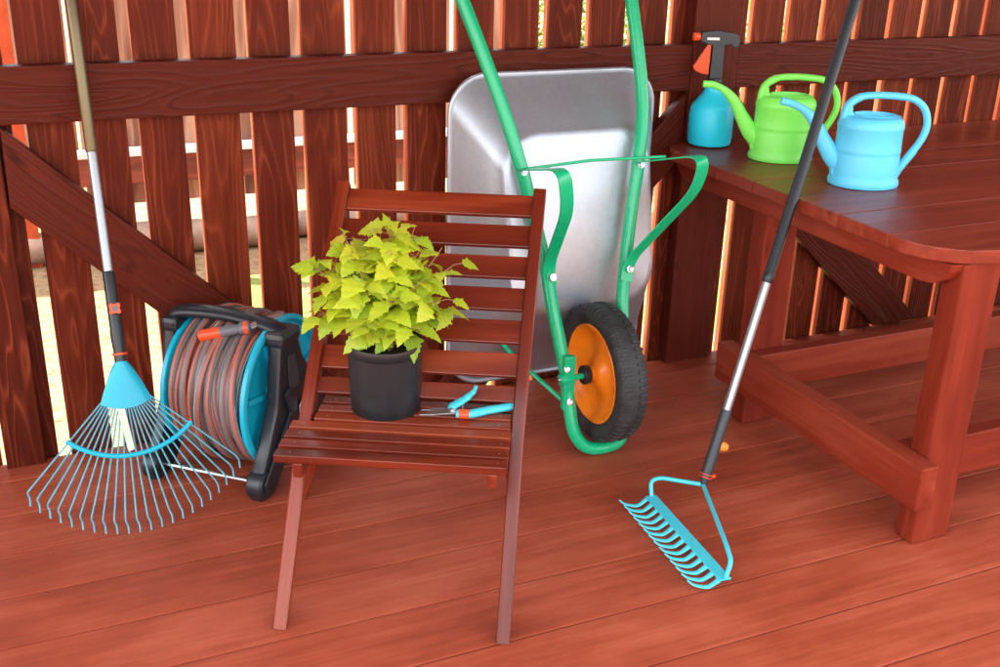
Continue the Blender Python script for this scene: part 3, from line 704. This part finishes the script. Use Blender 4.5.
# ------------------------------------------------------------ hose reel
RN = V((.74, -.67, 0)).normalized(); RT = V((-.67, -.74, 0)).normalized()
RC = V((.558, 2.715, .228))
def rp(a, b, z): return RC+RN*a+RT*b+V((0, 0, z))
hr = thing('hose_reel', (RC.x, RC.y, 0), 'black and cyan portable reel wound with striped garden hose', 'hose reel')
FR = .212
for a0, sg in ((.0, 1), (-.240, -1)):
    FR = .212 if sg > 0 else .188
    s = MB()
    s.lathe([(.05, 0), (FR-.004, 0), (FR, sg*.003), (FR, sg*.014), (FR-.005, sg*.018), (FR-.014, sg*.018), (FR-.022, sg*.002), (.080, sg*.002), (.070, sg*.018), (.035, sg*.020), (.0001, sg*.018)], rp(a0, 0, 0), RN, seg=72)
    for k in range(7):
        a = 2*PI*k/7+.2
        c = rp(a0+sg*.007, math.cos(a)*.128, math.sin(a)*.128); x = RT*math.cos(a)+V((0, 0, math.sin(a)))
        rot = Matrix((x, RN.cross(x), RN)).transposed(); s.box(c, (.115, .016, .016), .003, rot=rot)
    s.build('flange', M['cyan'], hr)
s = MB(); s.lathe([(.11, 0), (.11, -.240)], rp(0, 0, 0), RN, seg=40); s.build('drum', M['black'], hr)
# wound hose: inner layers, then a looser outer layer with crossing turns
s = MB(); rnd = random.Random(3); hd = .0105
def coil(rad, a0, a1, turns, th0, jit):
    n = int(turns*40); pts = []
    ph = [rnd.uniform(0, 6) for _ in range(4)]
    for i in range(n+1):
        t = i/n; th = th0+2*PI*turns*t
        rr = rad-.03*max(0, 1-t*14)-.03*max(0, (t-1)*14+1)+jit*.5*math.sin(th*1.0+ph[0])+jit*.4*math.sin(th*.37+ph[1])
        aa = a0+(a1-a0)*t+jit*.7*math.sin(th+ph[2])+jit*.6*math.sin(th*.61+ph[3])
        pts.append(rp(aa, rr*math.cos(th), rr*math.sin(th)))
    return pts
for L_, (rad, jit, nt_) in enumerate(((.140, .001, 10), (.160, .0015, 10), (.179, .003, 10))):
    a, b = (-.229, -.012) if L_ % 2 == 0 else (-.012, -.229)
    s.tube(coil(rad, a, b, nt_, 0, jit), hd, 9)
s.tube(coil(.197, -.226, -.07, 6.2, .5, .014), hd, 10)
s.tube(coil(.195, -.016, -.13, 4.7, 1.1, .015), hd, 10)
s.tube(coil(.206, -.185, -.05, 1.6, 2.1, .010), hd, 10)
# the free end that carries the nozzle
end = smoothpath([rp(-.12, -.165, .085), rp(-.07, -.10, .165), rp(-.000, -.03, .208), rp(-.022, .055, .210), rp(-.034, .078, .207)], 7)
s.tube(end, hd, 9)
s.build('hose', M['hose'], hr)
# nozzle
nz0 = rp(-.030, .076, .208); nz1 = rp(-.200, .128, .168); nd = (nz1-nz0).normalized()
s = MB(); s.lathe([(.010, .0), (.0165, .002), (.0165, .030), (.012, .034), (.0135, .040), (.0150, .075), (.013, .085), (.0001, .085)], nz0, nd, seg=24); nz = s.build('nozzle', M['grey'], hr)
s = MB(); s.lathe([(.0168, .006), (.0182, .008), (.0182, .016), (.0168, .018)], nz0, nd, seg=24); s.build('collar', M['orange'], nz)
s = MB(); s.lathe([(.008, .082), (.0135, .083), (.0150, .090), (.0158, .135), (.0150, .142), (.010, .142), (.009, .132)], nz0, nd, seg=24); s.build('nozzle_tip', M['orange'], nz)
# side frames
def panel(a0, a1):
    s = MB()
    out = [(.084, .176), (.076, .192), (.006, .192), (-.004, .176), (-.030, .10), (-.110, -.01), (-.185, -.19), (-.200, -.222), (-.13, -.226), (-.055, -.095), (.030, -.100), (.125, -.205), (.150, -.226), (.224, -.226), (.232, -.175), (.190, -.120), (.118, .0)]
    s.prism(out, a0, a1, lambda a, b, h: rp(h, a, b), .009)
    return s
def foot(a0, a1, b, r):
    s = MB(); s.lathe([(.0001, a0-.004), (r-.006, a0-.004), (r, a0+.002), (r, a1-.002), (r-.006, a1+.004), (.0001, a1+.004)], rp(0, b, -.228+r), RN, seg=30); return s
for a0, a1 in ((.022, .062), (-.300, -.264)):
    fr_ = panel(a0, a1).build('side_frame', M['black'], hr)
    foot(a0, a1, .196, .042).build('foot', M['black'], fr_); foot(a0, a1, -.172, .036).build('foot', M['black'], fr_)
    s = MB(); s.prism([(.060, .13), (.025, .13), (.000, .03), (.060, .03)], a1+.001 if a0 > 0 else a0-.004, a1+.004 if a0 > 0 else a0-.001, lambda a, b, h: rp(h, a, b), .001); s.build('recess_panel', M['darkgrip'], fr_)
s = MB(); s.prism([(.070, -.03), (.092, .03), (.072, .045), (.03, .02), (.04, -.09), (.17, -.205), (.215, -.205), (.220, -.175)], .063, .073, lambda a, b, h: rp(h, a, b), .004); s.build('side_rib', M['black'], hr)
s = MB(); top_ = smoothpath([rp(-.296, .042, .160), rp(-.286, .042, .192), rp(-.25, .042, .210), (rp(-.12, .042, .218)), rp(.0, .042, .205), rp(.040, .042, .188)], 6)
s.tube(top_, .0235, 14, flat=(RT, (1.25, .75))); s.build('carry_handle', M['black'], hr)
for aa, wdt in ((.040, .062), (-.278, .054)):
    s = MB(); s.box(rp(aa, .040, .180), (wdt, .100, .042), .014, rot=Matrix((RN, V((0, 0, 1)).cross(RN), V((0, 0, 1)))).transposed()); s.build('top_block', M['black'], hr)
s = MB(); s.tube([rp(-.27, .190, -.188), rp(.03, .190, -.188)], .0075, 14); s.build('foot_bar', M['steel'], hr)
s = MB(); s.tube([rp(-.27, -.168, -.185), rp(.03, -.168, -.185)], .0075, 14); s.build('foot_bar', M['steel'], hr)
s = MB(); kc = rp(.071, .002, -.040)
for k in range(1):
    s.lathe([(.0001, .026), (.016, .026), (.019, .022), (.020, .0), (.024, 0)], kc, RN, seg=6, u=(0, 0, 1))
s.build('knob', M['lightgrey'], hr)

# ------------------------------------------------------------ leaf rake against the rail
LB = V((.149, 2.470, .004)); LT = V((.1505, 2.905, 1.045)); la = (LT-LB).normalized()
lh = la.cross(V((0, 0, 1))).normalized(); lk = lh.cross(la); ls = (lh*math.cos(-.1)+lk*math.sin(-.1)).normalized(); lf_ = la.cross(ls)
if lf_.y > 0: lf_ = -lf_
def lp_(s_, a_, f_=0): return LB+ls*s_+la*a_+lf_*f_
lr = thing('leaf_rake', tuple(V((LB.x, LB.y, 0))), 'turquoise fan rake with wire tines leaning on the fence rail', 'rake')
s = MB(); s.tube([lp_(0, .635), lp_(0, .96)], .0118, 20); s.build('lower_pole', M['alu'], lr)
s = MB(); s.tube([lp_(0, .958), lp_(0, .962), lp_(0, 1.50)], [.0118, .0145, .0145], 20); s.build('upper_pole', M['bronze'], lr)
s = MB(); s.lathe([(.0001, .66), (.0130, .66), (.0150, .655), (.0150, .52), (.0160, .51), (.0160, .485), (.0150, .475), (.0135, .44), (.0135, .425), (.0001, .425)], LB, la, seg=28); s.build('grip', M['black'], lr)
s = MB(); s.lathe([(.0135, .448), (.0185, .450), (.0185, .454), (.0135, .456)], LB, la, seg=24); s.build('ring', M['orange'], lr)
kn_ = MB(); c = lp_(0, .565, .0155)
poly = [(.0145*(1+.22*math.cos(4*a))*math.cos(a+PI/4), .0145*(1+.22*math.cos(4*a))*math.sin(a+PI/4)) for a in [2*PI*i/24 for i in range(24)]]
kn_.prism(poly, 0, .009, lambda a, b, h: c+ls*a+la*b+lf_*h, .0012); kq = kn_.build('lock_button', M['orange'], lr)
s = MB(); s.lathe([(.0001, .0105), (.007, .0105), (.0072, .008)], c, lf_, seg=18); s.build('button_centre', M['grey'], kq)
# head shell: fan shaped, domed
AP = .485; NT = 22; AM = math.radians(37)
s = MB(); vs, fs = [], []; na, nr = 14, 8
for side in (1, -1):
    for j in range(nr+1):
        r_ = .052+.100*(j/nr)
        hw = .014+(.062-.014)*(j/nr)**.8
        for i in range(na+1):
            w_ = -1+2*i/na; arc = -.016*(1-w_*w_)*(j/nr)*1.1
            dome = .016*math.sqrt(max(0, 1-w_*w_))*(1-.35*j/nr)
            vs.append(lp_(hw*w_, AP-r_+arc, side*(dome+.001)))
st_ = (nr+1)*(na+1)
for sdx in (0, 1):
    for j in range(nr):
        for i in range(na): o = sdx*st_+j*(na+1)+i; fs.append([o, o+1, o+na+2, o+na+1])
for i in range(na):
    for j in (0, nr): o = j*(na+1)+i; fs.append([o, o+1, st_+o+1, st_+o])
s.add(vs, fs, smooth=True); s.build('head', M['cyan'], lr)
# tines
arcR = .362
for k in range(NT):
    w_ = -1+2*k/(NT-1); a = AM*w_; 
    s0 = .058*w_; st0 = lp_(s0, AP-.150-.014*(1-w_*w_)+.004, 0)
    endr = .478*(1-.045*w_*w_)
    e = lp_(endr*math.sin(a)*.92, AP-endr*math.cos(a)+.030, 0)
    d_ = (e-st0).normalized()
    b1 = e; b2 = e-lf_*(-.013)-la*.004; 
    # hooked end: the wire turns forwards, then down
    e2 = e+ls*.0035+lf_*.010-la*.012; e3 = e2-la*.020-ls*.001+lf_*.004
    if e3.z < .003: e3.z = .003
    s = MB(); s.tube(fillet([st0, e, e2, e3], .006, 4), .0022, 8); s.build('tine', M['tine'], lr)
s = MB(); pts = []
for k in range(25):
    w_ = -1.06+2.12*k/24; a = AM*.86*w_; rr = .285-.012*w_*w_
    pts.append(lp_(rr*math.sin(a)*1.0, AP-rr*math.cos(a)-.002, .002))
s.tube(pts, .0055, 10, flat=(lf_, (.8, 1.1))); s.build('spreader_bar', M['cyan'], lr)
s = MB(); s.prism([(-.026, .325), (-.008, .328), (.004, .212), (-.012, .208)], .006, .0068, lambda a, b, h: lp_(a, b, h), 0); s.build('paper_label', M['label'], lr)

# ------------------------------------------------------------ bow rake against the table
BB = V((1.537, 2.078, .050)); BT = V((1.842-.0125, 2.215, TZ+.002)); bd = (BT-BB).normalized()
br = thing('bow_rake', (1.45, 2.0, 0), 'turquoise bow rake with telescopic pole leaning on the table edge', 'rake')
def bpnt(x): return BB+bd*x
s = MB(); s.lathe([(.0001, .010), (.0085, .010), (.0095, .020), (.0125, .030), (.0150, .040), (.0155, .060), (.0150, .14), (.0150, .215), (.0135, .222), (.0001, .222)], BB, bd, seg=28); s.build('grip', M['darkgrip'], br)
s = MB(); s.tube([bpnt(.20), bpnt(.580)], .0118, 22); s.build('lower_pole', M['alu'], br)
s = MB(); s.tube([bpnt(.575), bpnt(.58), bpnt(.60), bpnt(.602), bpnt(1.55)], [.013, .0155, .0155, .0142, .0142], 24); up_ = s.build('upper_pole', M['black'], br)
s = MB()
vdir = (V((0, 0, 1.5))-bpnt(.9)).normalized(); vv_ = (vdir-bd*vdir.dot(bd)).normalized(); ww_ = bd.cross(vv_)
for an in (-.55, -.18, .22, .6):
    dr = vv_*math.cos(an)+ww_*math.sin(an); s.tube([bpnt(.602)+dr*.0136, bpnt(1.55)+dr*.0136], .0012, 8)
s.build('pole_ridge', M['black'], up_)
s = MB()
for q in (.034, .042): s.lathe([(.0125, q-.0015), (.0175, q-.001), (.0175, q+.001), (.0125, q+.0015)], BB, bd, seg=24)
s.box(bpnt(.040)+V((.014, -.012, 0)), (.012, .01, .008), .002); s.build('ring', M['orange'], br)
s = MB(); s.lathe([(.0001, .018), (.010, .016), (.014, .006), (.0135, -.010), (.006, -.014)], bpnt(.120)+V((.021, .0, -.004)), (.95, -.2, -.25), seg=10); s.build('lock_button', M['orangeyellow'], br)
# head bar between (1.40,2.13) and (1.39,1.74): toothed plate with curled tines
H0 = V((1.404, 2.112, .034)); H1 = V((1.372, 1.732, .032)); hx = (H1-H0).normalized()
hside = V((-1, 0, 0)); hside = (hside-hx*hside.dot(hx)).normalized(); hl = (H1-H0).length
s = MB(); s.beam(H0, H1, .031, .004, up=V((.0, -.15, 1)), bev=.0008, ext=.012); s.build('head_bar', M['cyanpaint'], br)
for k in range(14):
    q = H0+hx*(hl*(k+.0)/13)+hside*.012
    td = (hside-hx*.45).normalized(); zb = V((0, 0, 1))
    pts = smoothpath([q, q+td*.010-zb*(q.z*.35), q+td*.024-zb*(q.z*.72), q+td*.042-zb*(q.z-.008), q+td*.060-zb*(q.z-.012), q+td*.074-zb*(q.z-.022)], 5)
    n = len(pts); s = MB(); s.tube(pts, [.0090-.0062*(i/(n-1))**.8 for i in range(n)], 10, flat=(hx, (1, .45))); s.build('tine', M['cyanpaint'], br)
s = MB(); s.tube(fillet([BB+bd*.012, V((1.446, 2.140, .070)), V((1.414, 2.140, .068)), H0+V((.002, .004, 0))], [.0, .012, .016, 0], 6), .0058, 12); s.build('bow_arm', M['cyanpaint'], br)
s = MB(); s.tube(fillet([BB+bd*.012, V((1.418, 1.796, .074)), V((1.402, 1.750, .060)), H1+V((.002, -.002, 0))], [.0, .03, .016, 0], 6), .0058, 12); s.build('bow_arm', M['cyanpaint'], br)

# ------------------------------------------------------------ watering cans and sprayer on the table
def watering_can(c, e, k, mat, label, tipz):
    """c base centre, e unit vector from spout side to handle side, k scale"""
    c = V(c); e = V(e).normalized(); f = V((-e.y, e.x, 0))
    P = lambda u, z, w=0: c+e*u*k+f*w*k+V((0, 0, z*k))
    root = thing('watering_can', tuple(c), label, 'watering can', 'watering cans on the table')
    s = MB(); R0 = .079
    prof = [(.0001, .003), (.074, .003), (.078, 0), (.083, .002), (.0845, .008), (.0835, .016), (.080, .024), (.0785, .034), (.0778, .086), (.0766, .090), (.0780, .096), (.0785, .100), (.0775, .104), (.0765, .155), (.078, .159), (.0782, .165), (.0770, .170), (.0740, .180), (.066, .188), (.060, .190)]
    prof = [(a*k*1.19, b*k*1.04) for a, b in prof]
    s.lathe(prof, c, (0, 0, 1), seg=64, oval=(1.0, .86), u=e)
    # top deck with the filling mouth
    s.lathe([(.071*k, .1975*k), (.060*k, .1985*k), (.056*k, .202*k), (.052*k, .202*k), (.050*k, .195*k), (.049*k, .16*k)], c+e*.006*k, (0, 0, 1), seg=48, oval=(1.08, .82), u=e)
    s.build('body', mat, root)
    s = MB()
    sp_ = smoothpath([P(-.062, .050), P(-.100, .082), P(-.130, .125), P(-.158, .172), P(-.190, .205), P(-.228, .224), P(-.262, tipz)], 6)
    n = len(sp_); s.tube(sp_, [k*(.034-.0235*min(1, (i/(n-1))*1.35)**.8) for i in range(n)], 18, flat=(f, (.75, 1.0)))
    s.build('spout', mat, root)
    s = MB(); s.prism([(-.055, .012), (-.092, .012), (-.104, .055), (-.088, .1), (-.05, .10)], -.012*k, .012*k, lambda a, b, h: P(a, b)+f*h, .005); s.build('spout_root', mat, root)
    s = MB()
    hp = smoothpath([P(-.072, .150), P(-.080, .185), P(-.072, .224), P(-.040, .248), P(.005, .254), P(.060, .253), P(.108, .246), P(.142, .222), P(.158, .182), P(.153, .142), P(.130, .097), P(.100, .050), P(.088, .026)], 6)
    n = len(hp); s.tube(hp, [k*(.0135-(.0015 if 18 < i < 60 else 0)) for i in range(n)], 16, flat=(f, (1.0, .85)))
    s.build('handle', mat, root)
    s = MB(); s.prism([(-.084, .14), (-.086, .19), (-.080, .225), (-.062, .236), (-.058, .205), (-.04, .192), (-.04, .14)], -.010*k, .010*k, lambda a, b, h: P(a, b)+f*h, .004); s.build('handle_root', mat, root)
ce = V((.916, -.401, 0))
kb = .965
watering_can((2.126, 2.292, TZ), ce, kb, M['sky'], 'sky blue plastic watering can nearest the front of the table', .232)
watering_can((2.100, 2.630, TZ), ce, kb*1.0, M['lime'], 'lime green plastic watering can standing between the sprayer and the blue can', .226)
bc = V((2.003, 2.868, TZ))
bt = thing('spray_bottle', tuple(bc), 'blue pump spray bottle with black head and orange trigger on the table corner', 'sprayer')
s = MB(); s.lathe([(.0001, .002), (.055, .002), (.062, .006), (.0645, .014), (.0640, .020), (.0655, .024), (.0655, .096), (.0635, .100), (.0640, .106), (.056, .124), (.036, .146), (.027, .158), (.026, .166), (.026, .176), (.0001, .176)], bc, seg=48, oval=(1.07, 1.07)); s.v = [V((v.x, v.y, TZ+(v.z-TZ)*1.08)) for v in s.v]; s.build('bottle', M['bottle'], bt)
be = V((.916, -.401, 0)); bf = V((.401, .916, 0))
s = MB(); bc_ = bc; bc = bc+V((0, 0, .014)); s.lathe([(.0001, .170), (.0225, .170), (.0235, .175), (.0235, .190), (.019, .197), (.0001, .197)], bc, seg=24)
for k in range(18): a = 2*PI*k/18; s.box(bc+V((.0235*math.cos(a), .0235*math.sin(a), .182)), (.002, .003, .012), 0, rot=Matrix.Rotation(a, 3, 'Z'))
s.build('cap', M['black'], bt); bc = bc_
BP = lambda a, b, h: bc+be*a*1.08+V((0, 0, b*1.08))+bf*h
s = MB(); s.prism([(-.018, .192), (.019, .192), (.016, .30), (-.016, .30)], -.014, .014, BP, .003)
s.prism([(-.052, .296), (-.05, .322), (-.01, .328), (.046, .322), (.058, .312), (.060, .290), (.052, .280), (.044, .282), (.034, .29), (.018, .286), (-.02, .286)], -.013, .013, BP, .004); s.build('pump_head', M['darkgrip'], bt)
s = MB(); s.prism([(-.020, .292), (-.026, .294), (-.068, .225), (-.060, .214), (-.040, .206), (-.021, .204)], -.009, .009, BP, .003); s.build('trigger', M['orange'], bt)
s = MB(); s.lathe([(.0001, -.024), (.009, -.024), (.013, -.020), (.013, -.004), (.010, 0), (.0001, 0)], BP(-.052, .309, 0), be, seg=8); s.build('nozzle_cap', M['orange'], bt)
s = MB(); s.prism([(-.035, .302), (.000, .302), (.000, .309), (-.035, .309)], -.0142, -.0132, BP, 0); s.build('logo_plate', M['white'], bt)
